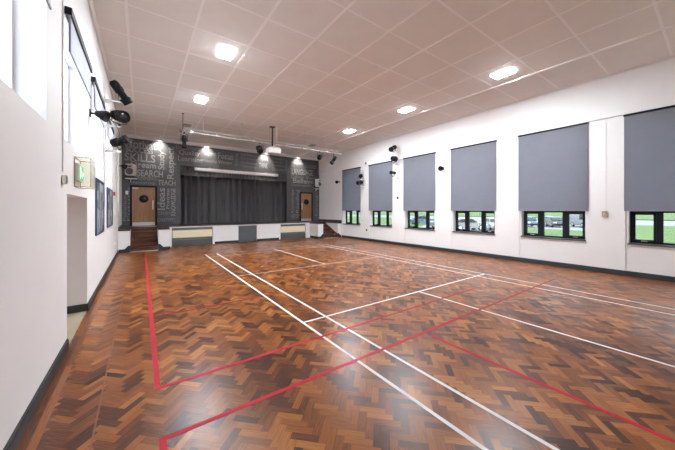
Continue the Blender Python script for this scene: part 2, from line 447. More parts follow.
# lettering on the charcoal wall (one vinyl layer)
WORDS = [('Motivate',-0.7,5.25,0.92,5.71,0),('SUCCESS',-0.66,5.01,0.54,5.31,0),('SKILLS',-0.72,4.54,0.65,4.97,0),('Dream',-0.44,4.21,0.68,4.55,0),('RESEARCH',-0.53,3.74,1.01,4.11,0),('TRAINING',-0.31,3.55,0.7,3.73,0),('Partnership',-0.36,3.27,0.65,3.48,0),('Study',0.77,4.19,1.18,5.25,1),('Respect',1.21,3.69,1.65,5.53,1),('TEACH',0.77,3.31,1.63,3.6,0),('Ideas',0.75,1.9,1.11,3.15,1),('Progress',1.16,1.97,1.37,3.13,1),('KNOWLEDGE',1.39,1.57,1.63,3.14,1),('CURIOSITY',0.77,1.62,1.35,1.81,0),('CREATIVITY',0.75,1.24,1.63,1.44,0),('Patience',-0.80,1.32,-0.64,2.64,1),('Future',-0.6,1.31,-0.5,3.13,1),('Environment',1.65,5.48,2.92,5.72,0),('Quality',1.8,5.09,2.92,5.46,0),('Learning',1.75,4.71,3.08,5.08,0),('Support',3.17,5.19,3.86,5.56,0),('Friendship',3.11,4.78,3.87,5.03,0),('Focus',3.94,5.14,4.88,5.53,0),('Winning',3.94,4.74,4.79,5.06,0),('Share',4.97,4.78,5.17,5.59,1),('Achievement',5.35,5.5,6.44,5.7,0),('Community',5.33,5.23,6.44,5.41,0),('Confidence',5.37,4.97,6.44,5.14,0),('Opportunity',5.4,4.7,6.41,4.89,0),('Inspire',6.54,5.25,7.22,5.57,0),('THINK',6.58,4.79,7.22,5.15,0),('Enthusiasm',7.48,5.47,8.43,5.64,0),('Challenge',7.44,5.21,8.35,5.38,0),('Ambition',7.52,5.01,8.43,5.16,0),('Discover',7.52,4.69,8.47,4.92,0),('Effort',8.51,4.74,8.7,5.54,1),('Imagine',8.98,5.26,9.98,5.52,0),('Success',10.15,5.1,11.17,5.48,0),('LANGUAGE',9.05,4.54,10.85,4.97,0),('Culture',8.98,4.27,10.02,4.49,0),('Share',10.24,4.26,11.03,4.48,0),('Believe',9.15,3.91,10.9,4.26,0),('Understanding',9.05,3.62,10.9,3.85,0),('Knowledge',8.98,1.68,9.27,3.41,1),('Reading',9.38,1.67,9.73,3.43,1),('HISTORY',8.98,1.27,9.73,1.6,0),('Courage',11.03,1.43,11.31,3.31,1)]
BRIGHT = {'SKILLS', 'Motivate', 'SUCCESS', 'Quality', 'Study', 'Respect', 'TEACH', 'Ideas', 'Focus', 'KNOWLEDGE', 'Progress', 'Learning', 'THINK', 'LANGUAGE', 'Believe', 'Dream', 'RESEARCH', 'Winning'}
def lettering(words, name, m):
    bm = bmesh.new()
    for w, x0, z0, x1, z1, vert in words:
        cu = bpy.data.curves.new('word', 'FONT'); cu.body = w; cu.resolution_u = 3
        cu.offset = 0.018 if w in BRIGHT else 0.006
        ob = bpy.data.objects.new('word', cu); COL.objects.link(ob)
        dg = bpy.context.evaluated_depsgraph_get(); dg.update()
        me = bpy.data.meshes.new_from_object(ob.evaluated_get(dg))
        bpy.data.objects.remove(ob); bpy.data.curves.remove(cu)
        pts = [(v.co.y * -1, v.co.x) if vert else (v.co.x, v.co.y) for v in me.vertices]
        ax, bx = min(p[0] for p in pts), max(p[0] for p in pts); ay, by = min(p[1] for p in pts), max(p[1] for p in pts)
        vs = [bm.verts.new((x0 + (p[0] - ax) / (bx - ax) * (x1 - x0), YB - 0.004, z0 + (p[1] - ay) / (by - ay) * (z1 - z0))) for p in pts]
        for f in me.polygons:
            try: bm.faces.new([vs[i] for i in f.vertices])
            except ValueError: pass
        bpy.data.meshes.remove(me)
    me = bpy.data.meshes.new(name); bm.to_mesh(me); bm.free(); me.materials.append(m)
    o = bpy.data.objects.new(name, me); COL.objects.link(o); o.parent = wall_back
    return o
lettering([w for w in WORDS if w[0] in BRIGHT], 'lettering', M['letters'])['label'] = 'bold pale grey words on the charcoal wall'
lettering([w for w in WORDS if w[0] not in BRIGHT], 'lettering', M['letters_dim'])['label'] = 'dim grey words on the charcoal wall'

# ------------------------------------------------------------------ ceiling
cm = MB(); cm.box(XL - TH, XR + TH, YF - TH, YB + TH, ZC, ZC + 0.15)
ceiling = struct('ceiling', cm, M['ceil'], label='suspended ceiling of square pinkish white boards', cat='ceiling')
cs = MB()
for x in (-0.24, 0.98, 2.18, 3.37, 4.58, 5.82, 7.04, 8.2): cs.box(x - 0.026, x + 0.026, YF, YB, ZC - 0.007, ZC + 0.001)
y = 4.40 - 1.205 * 6
while y < YB:
    cs.box(XL, XR, y - 0.024, y + 0.024, ZC - 0.004, ZC + 0.001); y += 1.205
cs.build('ceiling_batten', M['ceil_strip'], ceiling)
bd = MB(); bd.box(9.43, 9.50, YF, YB, ZC - 0.03, ZC + 0.001); bd.build('ceiling_bead', M['ceil_strip'], ceiling)
t = MB(); t.prism([(XL, ZC), (XL, ZC - 0.07), (XL + 0.03, ZC - 0.06), (XL + 0.06, ZC - 0.02), (XL + 0.07, ZC)], 'y', YF, YB)
struct('trim_1', t, M['trim'], label='white coving along the side wall', cat='trim')
t = MB(); t.prism([(XR, ZC), (XR, ZC - 0.08), (XR - 0.04, ZC - 0.07), (XR - 0.07, ZC - 0.02), (XR - 0.08, ZC)], 'y', YF, YB)
struct('trim_2', t, M['trim'], label='white coving along the window wall', cat='trim')
t = MB(); t.box(XL, XR, YB - 0.10, YB, 5.765, ZC)
struct('trim_3', t, M['trim'], label='white strip along the top of the charcoal wall', cat='trim')

# baseboards
def skirt(name, t, label): return struct(name, t, M['skirt'], label=label, cat='baseboard')
t = MB()
for a, b in ((YF, DOOR[0]), (DOOR[1], 15.44)):
    t.box(XL, XL + 0.020, a, b, 0.002, 0.12); t.box(XL, XL + 0.012, a, b, 0.12, 0.14)
t.box(XL - 0.50, XL + 0.02, DOOR[1] - 0.02, DOOR[1], 0.004, 0.14); t.box(XL - 0.50, XL, DOOR[0], DOOR[0] + 0.02, 0.004, 0.14)
skirt('baseboard_left', t, 'dark grey baseboard of the white side wall')
t = MB(); t.box(XR - 0.045, XR, YF, 15.44, 0.002, 0.13); t.box(XR - 0.035, XR, YF, 15.44, 0.13, 0.15)
skirt('baseboard_right', t, 'dark grey baseboard of the window wall')

# ------------------------------------------------------------------ windows
def window(n, t_frame, t_parts, label): pass
ordinal = ['first', 'second', 'third', 'fourth', 'fifth', 'sixth', 'seventh']
wn = 0
for i, c in enumerate(RC):
    if i == 6: continue
    wn += 1
    r = struct_root(f'window_{wn}', f'dark framed three-light window in the window wall, {ordinal[i]} from the stage', 'window', (XR + 0.20, c, RZ[0]))
    H = RZ[1] - RZ[0]; zt = 0.90
    f = MB(); d0, d1 = 0.0, 0.07
    f.box(d0, d1, -HW, -HW + 0.055, 0, H); f.box(d0, d1, HW - 0.055, HW, 0, H)
    f.box(d0, d1, -HW, HW, 0, 0.055); f.box(d0, d1, -HW, HW, H - 0.055, H)
    f.box(d0, d1, -HW, HW, zt - 0.03, zt + 0.05)
    for yy in (-0.325, 0.325): f.box(d0, d1, yy - 0.062, yy + 0.062, 0, H)
    f.build('window_frame', M['frame'], r)
    for a, b in ((-HW + 0.055, -0.387), (0.387, HW - 0.055)):
        s = MB(); k = 0.055
        s.box(-0.012, 0.05, a, b, 0.055, 0.055 + k); s.box(-0.012, 0.05, a, b, zt - 0.03 - k, zt - 0.03)
        s.box(-0.012, 0.05, a, a + k, 0.055, zt - 0.03); s.box(-0.012, 0.05, b - k, b, 0.055, zt - 0.03)
        so = s.build('casement', M['frame'], r)
        MB().box(0.02, 0.026, a + k, b - k, 0.055 + k, zt - 0.03 - k).build('pane', M['glass_tint'], so)
        h = MB(); h.box(-0.035, -0.012, (a + b) / 2 - 0.06, (a + b) / 2 + 0.06, 0.062, 0.078); h.build('handle', M['alu'], so)
    MB().box(0.02, 0.026, -0.263, 0.263, 0.055, zt - 0.03).build('pane', M['glass_tint'], r)
    for a, b in ((-HW + 0.055, -0.387), (-0.263, 0.263), (0.387, HW - 0.055)):
        MB().box(0.02, 0.026, a, b, zt + 0.05, H - 0.055).build('pane', M['glass_tint'], r)
    MB().box(-0.245, 0.0, -HW - 0.02, HW + 0.02, -0.035, 0.004, bev=0.006).build('window_sill', M['sill'], r)
for i, (a, b) in enumerate(LWIN):
    wn += 1
    r = struct_root(f'window_{wn}', f'high white framed window in the side wall, {ordinal[i]} from the camera end', 'window', (XL - 0.27, (a + b) / 2, LZ[0]))
    hw = (b - a) / 2; H = LZ[1] - LZ[0]
    f = MB()
    f.box(-0.03, 0.03, -hw, -hw + 0.05, 0, H); f.box(-0.03, 0.03, hw - 0.05, hw, 0, H)
    f.box(-0.03, 0.03, -hw, hw, 0, 0.05); f.box(-0.03, 0.03, -hw, hw, H - 0.05, H); f.box(-0.03, 0.03, -0.03, 0.03, 0, H)
    f.build('window_frame', M['trim'], r)
    for p, q in ((-hw + 0.05, -0.03), (0.03, hw - 0.05)): MB().box(-0.004, 0.004, p, q, 0.05, H - 0.05).build('pane', M['glass'], r)

# ------------------------------------------------------------------ roller blinds
def blind(x, y, z0, z1, w, side, fabric, label, group):
    """side +1: hangs in front of the window wall (faces -x); -1: on the side wall (faces +x)"""
    r = thing('roller_blind', label, 'blind', (x, y, z1), 0 if side > 0 else PI, group)
    h = z1 - z0
    f = MB(); n = 40
    vs = []
    bm = f.bm
    for j in range(9):
        row = []
        for k in range(n + 1):
            yy = -w / 2 + w * k / n
            row.append(bm.verts.new((0.002 * math.sin(yy * 5 + j * 0.5), yy, -0.03 - (h - 0.05) * j / 8)))
        vs.append(row)
    for j in range(8):
        for k in range(n):
            q = bm.faces.new((vs[j][k], vs[j][k + 1], vs[j + 1][k + 1], vs[j + 1][k])); q.smooth = False
    bmesh.ops.solidify(bm, geom=bm.faces[:], thickness=0.002)
    f.build('fabric', fabric, r)
    c = MB(); c.box(-0.02, 0.028, -w / 2 - 0.01, w / 2 + 0.01, -0.055, 0.0, bev=0.006)
    return r, c, h
for i, c in enumerate(RC[:6]):
    w = 1.96
    r, cs_, h = blind(XR - 0.055, c, 1.87, 4.65, w, 1, M['blind'], f'grey roller blind pulled down over a window, {ordinal[i]} from the stage', 'grey roller blinds on the window wall')
    cs_.build('head_tube', M['frame'], r)
    MB().box(-0.008, 0.012, -w / 2, w / 2, -h, -h + 0.028, bev=0.004).build('bottom_bar', M['blind'], r)
    t = MB(); t.tube([(0.015, -w / 2 + 0.02, -0.03), (0.015, -w / 2 + 0.02, -1.2)], 0.0025, 6); t.build('pull_chain', M['white_plastic'], r)
LB = [(2.20, 4.09), (5.04, 6.92), (7.38, 9.24), (10.18, 12.10)]
for i, (a, b) in enumerate(LB):
    w = b - a
    r, cs_, h = blind(XL + 0.06, (a + b) / 2, 4.0, 4.58, w, -1, M['blind_light'], f'half drawn pale roller blind on the high side windows, {ordinal[i]} from the camera end', 'pale roller blinds on the side wall')
    cs_.bm.free()
    MB().box(-0.025, 0.05, -w / 2 - 0.02, w / 2 + 0.02, -0.09, 0.01, bev=0.006).build('head_box', M['frame'], r)
    MB().box(-0.008, 0.008, -w / 2, w / 2, -h, -h + 0.028, bev=0.004).build('bottom_bar', M['sill'], r)
    MB().box(-0.01, 0.012, w / 2 - 0.002, w / 2 + 0.008, -h, -0.04).build('edge_strip', M['blind'], r)

# ------------------------------------------------------------------ stage
SY = 16.60; BY = 15.46           # stage front, front of the two stair blocks
stage = thing('stage', 'raised wooden stage with white front across the end of the hall', 'stage', (0, 0, 0))
ST0, ST1 = -0.40, 0.66            # stairs beside the side wall
SR0, SR1 = 9.88, 11.08            # stairs beside the window wall
BL1, BR0 = 1.12, 9.48
g = 0.003
t = MB()
SB = 17.34                        # back of the stair wells
t.box(XL + g, XR - g, SB, YB - g, STZ - 0.06, STZ)
for a, b in ((XL + g, ST0), (ST1, SR0), (SR1, XR - g)): t.box(a, b, SY, SB, STZ - 0.06, STZ)
for a, b in ((XL + g, ST0), (ST1, BL1), (BR0, SR0), (SR1, XR - 0.05)): t.box(a, b, BY, SY, STZ - 0.06, STZ)
t.box(PX0 + g, PX1 - g, YB - g, YB + 1.58, STZ - 0.06, STZ)
t.build('stage_floor', M['stage_wood'], stage)['label'] = 'dark brown stage boards'
t = MB()
t.box(BL1, BR0, SY + 0.03, SY + 0.12, 0.004, STZ - 0.062)
for a, b in ((XL + g, ST0), (ST1, BL1), (BR0, SR0), (SR1, XR - 0.05)): t.box(a, b, BY + 0.03, SY + 0.1, 0.004, STZ - 0.062)
for a, b in ((ST0, ST1), (SR0, SR1)):
    t.box(a - 0.08, b + 0.08, SB + 0.01, SB + 0.08, 0.004, STZ - 0.062)
    for q in (a - 0.08, b): t.box(q, q + 0.08, SY + 0.1, SB + 0.01, 0.004, STZ - 0.062)
t.build('front_panel', M['trim'], stage)['label'] = 'white painted stage front'
t = MB()
t.box(BL1 + 0.06, BR0 - 0.06, SY - 0.10, SY + 0.03, STZ - 0.055, STZ - 0.005)
for x in (BL1 + 0.06, 3.26, 7.20, BR0 - 0.34): t.box(x, x + 0.09 if x < 9 else x + 0.10, SY - 0.09, SY + 0.03, 0.004, STZ - 0.055)
t.box(3.35, 4.66, SY - 0.045, SY + 0.03, 0.004, STZ - 0.055); t.box(5.76, 7.20, SY - 0.045, SY + 0.03, 0.004, STZ - 0.055)
t.build('front_casing', M['trim'], stage)['label'] = 'white casing with ledge along the stage front'
t = MB(); t.box(4.67, 5.75, SY - 0.055, SY + 0.025, 0.01, STZ - 0.058, bev=0.004)
hp = t.build('hatch_panel', M['slate'], stage); hp['label'] = 'slate grey hatch in the middle of the stage front'
for a, b in ((3.352, 4.66), (5.76, 7.198)): MB().box(a, b, SY - 0.065, SY - 0.046, 0.003, 0.13).build('skirting', M['skirt'], stage)
def block_skirt(a, b, at_start):
    # stepped end where the stairs begin
    t = MB(); e = b if not at_start else a; s_ = -1 if not at_start else 1
    f = 0.20
    pts = [(e, 0.003), (e, 0.30), (e + s_ * 0.07, 0.30), (e + s_ * 0.16, 0.20), (e + s_ * f, 0.15)]
    o = a if not at_start else b
    t.prism(pts + [(o, 0.15), (o, 0.003)], 'y', BY + 0.008, BY + 0.029)
    t.build('skirting', M['skirt'], stage)['label'] = 'dark grey stepped skirting beside the steps'
block_skirt(XL + 0.025, ST0, False); block_skirt(ST1, BL1, True); block_skirt(BR0, SR0, False); block_skirt(SR1, XR - 0.06, True)
for a in (BR0 - 0.02, BL1 + 0.001): MB().box(a, a + 0.019, BY + 0.01, SY - 0.11, 0.003, 0.15).build('skirting', M['skirt'], stage)
MB().box(XR - 0.03, XR - g, 15.5, YB - 0.03, STZ + 0.001, STZ + 0.16).build('skirting', M['skirt'], stage)
MB().box(XL + g, XL + 0.03, 15.5, YB - 0.03, STZ + 0.001, STZ + 0.10).build('skirting', M['skirt'], stage)
NR = 5; RI = STZ / NR; GO = 0.44
for nm, a, b, where in (('stage_stairs', ST0, ST1, 'beside the white side wall'), ('stage_stairs', SR0, SR1, 'beside the window wall')):
    r = thing(nm, f'brown wooden steps up to the stage {where}', 'stairs', ((a + b) / 2, BY + 0.02, 0), 0, 'steps up to the stage')
    hw = (b - a) / 2 - g
    for k in range(NR - 1):
        t = MB(); z = RI * (k + 1)
        t.box(-hw, hw, GO * k, GO * (NR - 1), z - RI + 0.003 if k else 0.004, z - 0.03)
        t.box(-hw, hw, GO * k - 0.02, GO * (NR - 1), z - 0.03, z)
        so = t.build('step', M['step_wood'], r)
        n_ = MB(); n_.box(-hw, hw, GO * k - 0.024, GO * k + 0.02, z - 0.008, z + 0.002); n_.build('nosing', M['step_wood'], so)
    for q in (-hw, hw - 0.03):       # raked strings against both cheeks
        t = MB(); t.prism([(0.0, 0.10), (0.0, RI + 0.04), (GO * 4 - 0.02, STZ + 0.004), (GO * 4 - 0.02, STZ - 0.2)], 'x', q, q + 0.03)
        t.build('string', M['step_wood'], r)
    t = MB(); t.box(-hw, hw, GO * (NR - 1) + 0.002, GO * (NR - 1) + 0.09, 0.2, STZ - 0.062)
    t.build('riser', M['step_wood'], r)
    t = MB(); t.box(-hw, hw, GO * (NR - 1) + 0.02, GO * (NR - 1) + 0.16, STZ + 0.001, STZ + 0.010)
    t.build('nosing', M['nosing'], r)['label'] = 'pale nosing at the top of the steps'
    t = MB(); t.box(-hw, hw, -0.07, -0.022, 0.003, 0.03)
    t.build('nosing', M['nosing'], r)['label'] = 'pale strip at the foot of the steps'

def radiator(x0, x1, label):
    w = x1 - x0
    r = thing('radiator_cover', label, 'radiator', ((x0 + x1) / 2, SY + 0.02, 0.0), 0, 'radiators in the stage front')
    t = MB(); t.box(-w / 2, w / 2, -0.012, 0.004, 0.02, 0.965); t.build('back_plate', M['recess'], r)  # its colour paints the shadow strips above and below the cream panel
    t = MB(); t.box(-w / 2 + 0.02, w / 2 - 0.02, -0.075, -0.014, 0.44, 0.83, bev=0.01); t.build('front_panel', M['cream'], r)['label'] = 'cream front panel'
    t = MB(); t.box(-w / 2 + 0.01, w / 2 - 0.01, -0.070, -0.014, 0.01, 0.33)
    for k in range(7): t.box(-w / 2 + 0.03, w / 2 - 0.03, -0.078, -0.068, 0.04 + k * 0.042, 0.06 + k * 0.042)
    t.build('grille', M['grille'], r)['label'] = 'dark slatted grille under the panel'
radiator(1.30, 3.24, 'cream fronted radiator in the stage front beside the steps to the side wall door')
radiator(7.31, 9.12, 'cream fronted radiator in the stage front towards the window wall')

# curtain, pelmet
def drape(name, x0, x1, z0, z1, y, amp, per, seed, label, cat):
    rnd = random.Random(seed); r = MB(); bm = r.bm
    n = int((x1 - x0) / 0.02); rows = []; ph = 0.0; xs_ = []; 
    offs = []
    for k in range(n + 1):
        ph += 2 * PI * 0.02 / (per * (1 + 0.35 * math.sin(k * 0.037 + seed) + 0.2 * math.sin(k * 0.011)))
        offs.append(amp * math.sin(ph) + 0.25 * amp * math.sin(ph * 2.3 + 1))
    for z in (z1, z1 - (z1 - z0) * 0.08, z0 + (z1 - z0) * 0.4, z0):
        f = 0.55 if z == z1 else 1.0
        rows.append([bm.verts.new((x0 + (x1 - x0) * k / n, y + offs[k] * f, z)) for k in range(n + 1)])
    for a, b in zip(rows, rows[1:]):
        for k in range(n):
            q = bm.faces.new((a[k], a[k + 1], b[k + 1], b[k])); q.smooth = True
    bmesh.ops.solidify(bm, geom=bm.faces[:], thickness=0.006)
    return r
cur = thing('stage_curtain', 'closed charcoal stage curtain hanging in deep folds', 'curtain', ((PX0 + PX1) / 2, YB + 0.62, STZ))
drape('', -3.7, 3.7, 0.02, 3.75, 0, 0.15, 0.42, 3, '', '').build('curtain_fabric', M['curtain'], cur)
t = MB(); t.tube([(-3.7, 0, 3.8), (3.7, 0, 3.8)], 0.025); t.build('curtain_rail', M['black'], cur)
pel = thing('curtain_pelmet', 'short pleated charcoal pelmet across the top of the stage opening', 'pelmet', ((PX0 + PX1) / 2, YB + 0.16, 4.0))
drape('', -3.55, 3.55, -0.03, 0.75, 0, 0.035, 0.20, 5, '', '').build('pelmet_fabric', M['curtain'], pel)
t = MB(); t.box(-3.55, 3.55, -0.02, 0.02, 0.75, 0.80); t.build('pelmet_rail', M['black'], pel)

scr = thing('projector_screen', 'long white roller projector screen case across the stage opening', 'projector screen', (5.25, YB - 0.10, 4.36))
t = MB(); t.box(-2.62, 2.62, -0.085, 0.09, -0.085, 0.085, bev=0.02); t.build('case', M['white_plastic'], scr)
for s in (-1, 1): MB().box(s * 2.62 if s > 0 else -2.66, 2.66 if s > 0 else -2.62, -0.09, 0.09, -0.09, 0.09, bev=0.015).build('end_cap', M['alu'], scr)
MB().box(-2.5, 2.5, -0.02, 0.02, -0.115, -0.086).build('bottom_bar', M['alu'], scr)
for s in (-1.8, 1.8): MB().box(s - 0.03, s + 0.03, 0.05, 0.094, 0.085, 0.15).build('wall_mount', M['alu'], scr)

# ------------------------------------------------------------------ doors in the charcoal wall
def stage_door(n, x0, x1, z0, z1, hinge, label, closer):
    r = struct_root(f'door_{n}', label, 'door', ((x0 + x1) / 2, YB, z0))
    w = (x1 - x0) / 2; H = z1 - z0
    f = MB(); f.box(-w - 0.09, -w, -0.03, 0.0, 0, H + 0.09); f.box(w, w + 0.09, -0.03, 0.0, 0, H + 0.09); f.box(-w, w, -0.03, 0.0, H, H + 0.09)
    f.build('door_frame', M['black'], r)
    MB().box(-w + 0.006, w - 0.006, -0.022, 0.0, 0.008, H - 0.006, bev=0.003).build('door_leaf', M['door_wood'], r)
    MB().box(-w + 0.02, w - 0.02, -0.028, -0.0225, 0.015, 0.20).build('kick_plate', M['kick'], r)
    t = MB(); t.lathe([(0.0, 0), (0.19, 0), (0.21, 0.006), (0.21, 0.012), (0.17, 0.014)], 28, Matrix.Translation((0, -0.022, H * 0.70)) @ Matrix.Rotation(PI / 2, 4, 'X'))
    t.build('vision_ring', M['black_soft'], r)
    t = MB(); t.lathe([(0.0, 0.004), (0.17, 0.004), (0.17, 0.010), (0, 0.010)], 28, Matrix.Translation((0, -0.022, H * 0.70)) @ Matrix.Rotation(PI / 2, 4, 'X'))
    t.build('vision_panel', M['lens'], r)
    s = -hinge
    MB().box(s * w * 0.80 - 0.035, s * w * 0.80 + 0.035, -0.028, -0.0225, H * 0.42, H * 0.66).build('push_plate', M['metal'], r)
    t = MB(); t.tube([(s * w * 0.80, -0.03, H * 0.45), (s * w * 0.80, -0.06, H * 0.46), (s * w * 0.80, -0.06, H * 0.62), (s * w * 0.80, -0.03, H * 0.63)], 0.011); t.build('pull_handle', M['metal'], r)
    if closer:
        t = MB(); t.box(hinge * w * 0.72 - 0.13, hinge * w * 0.72 + 0.13, -0.075, -0.023, H - 0.10, H - 0.04, bev=0.006); t.build('door_closer', M['alu'], r)
    return r
stage_door(1, -0.40, 0.64, STZ + 0.002, 3.15, -1, 'oak door with round window above the steps by the side wall', True)
stage_door(2, 9.80, 10.72, STZ + 0.002, 3.15, 1, 'oak door with round window on the stage near the window wall', False)
# alcove door
r = struct_root('door_3', 'white double door at the back of the alcove', 'door', (XL - 0.50, (DOOR[0] + DOOR[1]) / 2, 0.004))
hw = (DOOR[1] - DOOR[0]) / 2
for a, b in ((-hw + 0.05, -0.003), (0.003, hw - 0.05)):
    lf = MB().box(0.0, 0.03, a, b, 0.005, 2.05, bev=0.003).build('door_leaf', M['trim'], r)
    MB().box(0.05, 0.075, (a + 0.08), (b - 0.08), 0.98, 1.03).build('push_bar', M['metal'], lf)
t = MB(); t.box(0, 0.04, -hw, -hw + 0.05, 0, 2.12); t.box(0, 0.04, hw - 0.05, hw, 0, 2.12); t.box(0, 0.04, -hw, hw, 2.06, 2.12); t.build('door_frame', M['trim'], r)

# ------------------------------------------------------------------ ceiling lamps
LG = 'rectangular ceiling light panels'
def lamp(x, y, lit, label):
    r = thing('ceiling_light', label, 'ceiling light', (x, y, ZC), 0, LG)
    t = MB()
    for a in ((-0.19, 0.19, -0.29, -0.26), (-0.19, 0.19, 0.26, 0.29), (-0.19, -0.16, -0.26, 0.26), (0.16, 0.19, -0.26, 0.26)):
        t.box(*a, -0.040, -0.009)
    t.build('frame', M['trim'], r)
    MB().box(-0.16, 0.16, -0.26, 0.26, -0.050, -0.012, bev=0.012).build('diffuser', M['lamp'] if lit else M['lamp_off'], r)
LAMPS = [(1.78, 7.4, 1, 'lit rectangular ceiling light on the door alcove side, second from the unlit one'),
 (1.78, 11.06, 1, 'lit rectangular ceiling light on the door alcove side, next to the unlit one'),
 (8.68, 11.1, 1, 'lit rectangular ceiling light on the window side, next to the unlit one'),
 (8.68, 7.4, 1, 'lit rectangular ceiling light on the window side, second from the unlit one'),
 (8.68, 3.77, 1, 'lit rectangular ceiling light on the window side, third from the unlit one'),
 (1.78, 14.73, 0, 'unlit rectangular ceiling light near the stage on the door alcove side'),
 (8.68, 14.8, 0, 'unlit rectangular ceiling light near the stage on the window side')]
for a in LAMPS: lamp(*a)
# small downlights washing the charcoal wall
for i, (x, nm) in enumerate(((0.85, 'over the word columns beside the side wall door'), (3.3, 'over the pale word above the screen case'), (7.0, 'behind the projector'), (9.55, 'over the words above the far oak door'))):
    r = thing('downlight', f'small round downlight washing the charcoal wall {nm}', 'downlight', (x, YB - 0.55, ZC), 0, 'downlights over the stage wall')
    t = MB(); t.lathe([(0.06, -0.001), (0.062, -0.028), (0.052, -0.032), (0.048, -0.02), (0.0, -0.02)], 20); t.build('housing', M['alu'], r)
    t = MB(); t.lathe([(0.0, -0.023), (0.046, -0.023), (0.046, -0.021), (0, -0.021)], 20); t.build('lens', M['spot_lens'], r)
    l = bpy.data.lights.new('downlight_lamp', 'SPOT'); l.energy = 190; l.spot_size = math.radians(84); l.spot_blend = 1.0; l.color = (1, 0.93, 0.85); l.shadow_soft_size = 0.012
    lo = bpy.data.objects.new('downlight_lamp', l); COL.objects.link(lo); lo.parent = r; lo.location = (0, 0.0, -0.05)
    lo.rotation_euler = (math.radians(40), 0, 0)

# ------------------------------------------------------------------ lighting bar with its lanterns
BX0, BX1, BYY, BZ = 1.36, 9.66, 13.1, 5.20
bar = thing('lighting_bar', 'long pale lighting bar hung from the ceiling in front of the stage', 'lighting bar', (0, BYY, BZ))
t = MB(); t.tube([(BX0, 0, 0), (BX1, 0, 0)], 0.019, 10); t.build('pipe', M['alu'], bar)
t = MB(); t.tube([(BX0 + 0.1, 0, 0.12), (BX1 - 0.1, 0, 0.12)], 0.012, 8); t.build('upper_pipe', M['alu'], bar)
for x in (1.42, 2.2, 3.85, 5.2, 7.3, 8.4, 9.4):
    t = MB(); t.tube([(x, 0, 0.02), (x, 0, ZC - BZ - 0.012)], 0.009 if x > 2 else 0.014, 8); t.box(x - 0.04, x + 0.04, -0.04, 0.04, ZC - BZ - 0.022, ZC - BZ - 0.012)
    t.build('suspension_rod', M['black'] if x < 2 else M['alu'], bar)
for x in (1.75, 2.75, 4.4, 6.1, 7.07, 8.6):
    MB().box(x - 0.04, x + 0.04, -0.06, -0.022, -0.03, 0.05, bev=0.005).build('socket_box', M['alu'], bar)
MB().box(BX0 - 0.05, BX0 + 0.03, -0.05, 0.05, -0.06, 0.06, bev=0.005).build('end_box', M['black'], bar)

def lantern(loc, direction, length, rad, label, group, lens='lens', doors=False, arm_up=None):
    """theatre lantern at loc (body centre) aimed along direction; arm_up = vector from body centre to where its yoke is clamped"""
    r = thing('stage_spotlight', label, 'stage light', loc, 0, group)
    d = Vector(direction).normalized(); q = d.to_track_quat('Z', 'Y').to_matrix().to_4x4()
    L2 = length / 2
    t = MB(); t.lathe([(0, -L2), (rad * 0.55, -L2), (rad * 0.85, -L2 * 0.82), (rad * 0.9, -L2 * 0.1), (rad * 0.72, 0.0), (rad * 0.72, L2 * 0.45), (rad, L2 * 0.55), (rad, L2), (rad * 0.8, L2), (rad * 0.78, L2 * 0.8), (0, L2 * 0.8)], 18, q)
    for k in range(4): t.box(-rad * 0.95, rad * 0.95, -rad * 0.5, rad * 0.5, -L2 * 0.7 + k * L2 * 0.16, -L2 * 0.64 + k * L2 * 0.16, q)
    t.build('housing', M['black'], r)
    t = MB(); t.lathe([(0, L2 * 0.81), (rad * 0.76, L2 * 0.81), (rad * 0.70, L2 * 0.86), (0, L2 * 0.92)], 18, q); t.build('lens', M[lens], r)
    if doors:
        for k in range(4):
            rot = q @ Matrix.Rotation(k * PI / 2, 4, 'Z') @ Matrix.Translation((0, rad, L2)) @ Matrix.Rotation(math.radians(-35), 4, 'X')
            t = MB(); t.prism([(-rad * 0.7, 0), (rad * 0.7, 0), (rad * 1.0, rad * 1.1), (-rad * 1.0, rad * 1.1)], 'z', -0.002, 0.002, rot)
            t.build('barn_door', M['black'], r)
    a = Vector(arm_up); side = d.cross(a).normalized() * (rad + 0.02)
    top = a * 0.86
    t = MB(); t.tube([side, side + top * 0.8, top, -side + top * 0.8, -side], 0.012, 6); t.build('yoke', M['black_soft'], r)
    t = MB(); n_ = a.normalized(); t.tube([top - n_ * 0.01, a], 0.028, 8); t.build('clamp', M['black_soft'], r)
    return r
BG = 'stage lights hanging from the lighting bar'
lantern((1.47, BYY, BZ - 0.44), (0.05, 0.3, -1), 0.55, 0.10, 'black stage light pointing down at the end of the bar near the side wall', BG, arm_up=(0, 0, 0.41))
lantern((4.70, BYY, BZ - 0.38), (-0.35, -0.6, 0.28), 0.38, 0.15, 'round black stage light on the bar beside the projector', BG, arm_up=(0, 0, 0.35))
lantern((8.12, BYY, BZ - 0.34), (0.25, 0.75, -0.35), 0.26, 0.12, 'smallest black stage light on the bar towards the window wall', BG, arm_up=(0, 0, 0.31))
lantern((9.06, BYY, BZ - 0.42), (-0.55, 0.3, -0.95), 0.52, 0.115, 'tilted black stage light at the bar end near the window wall', BG, arm_up=(0, 0, 0.39))

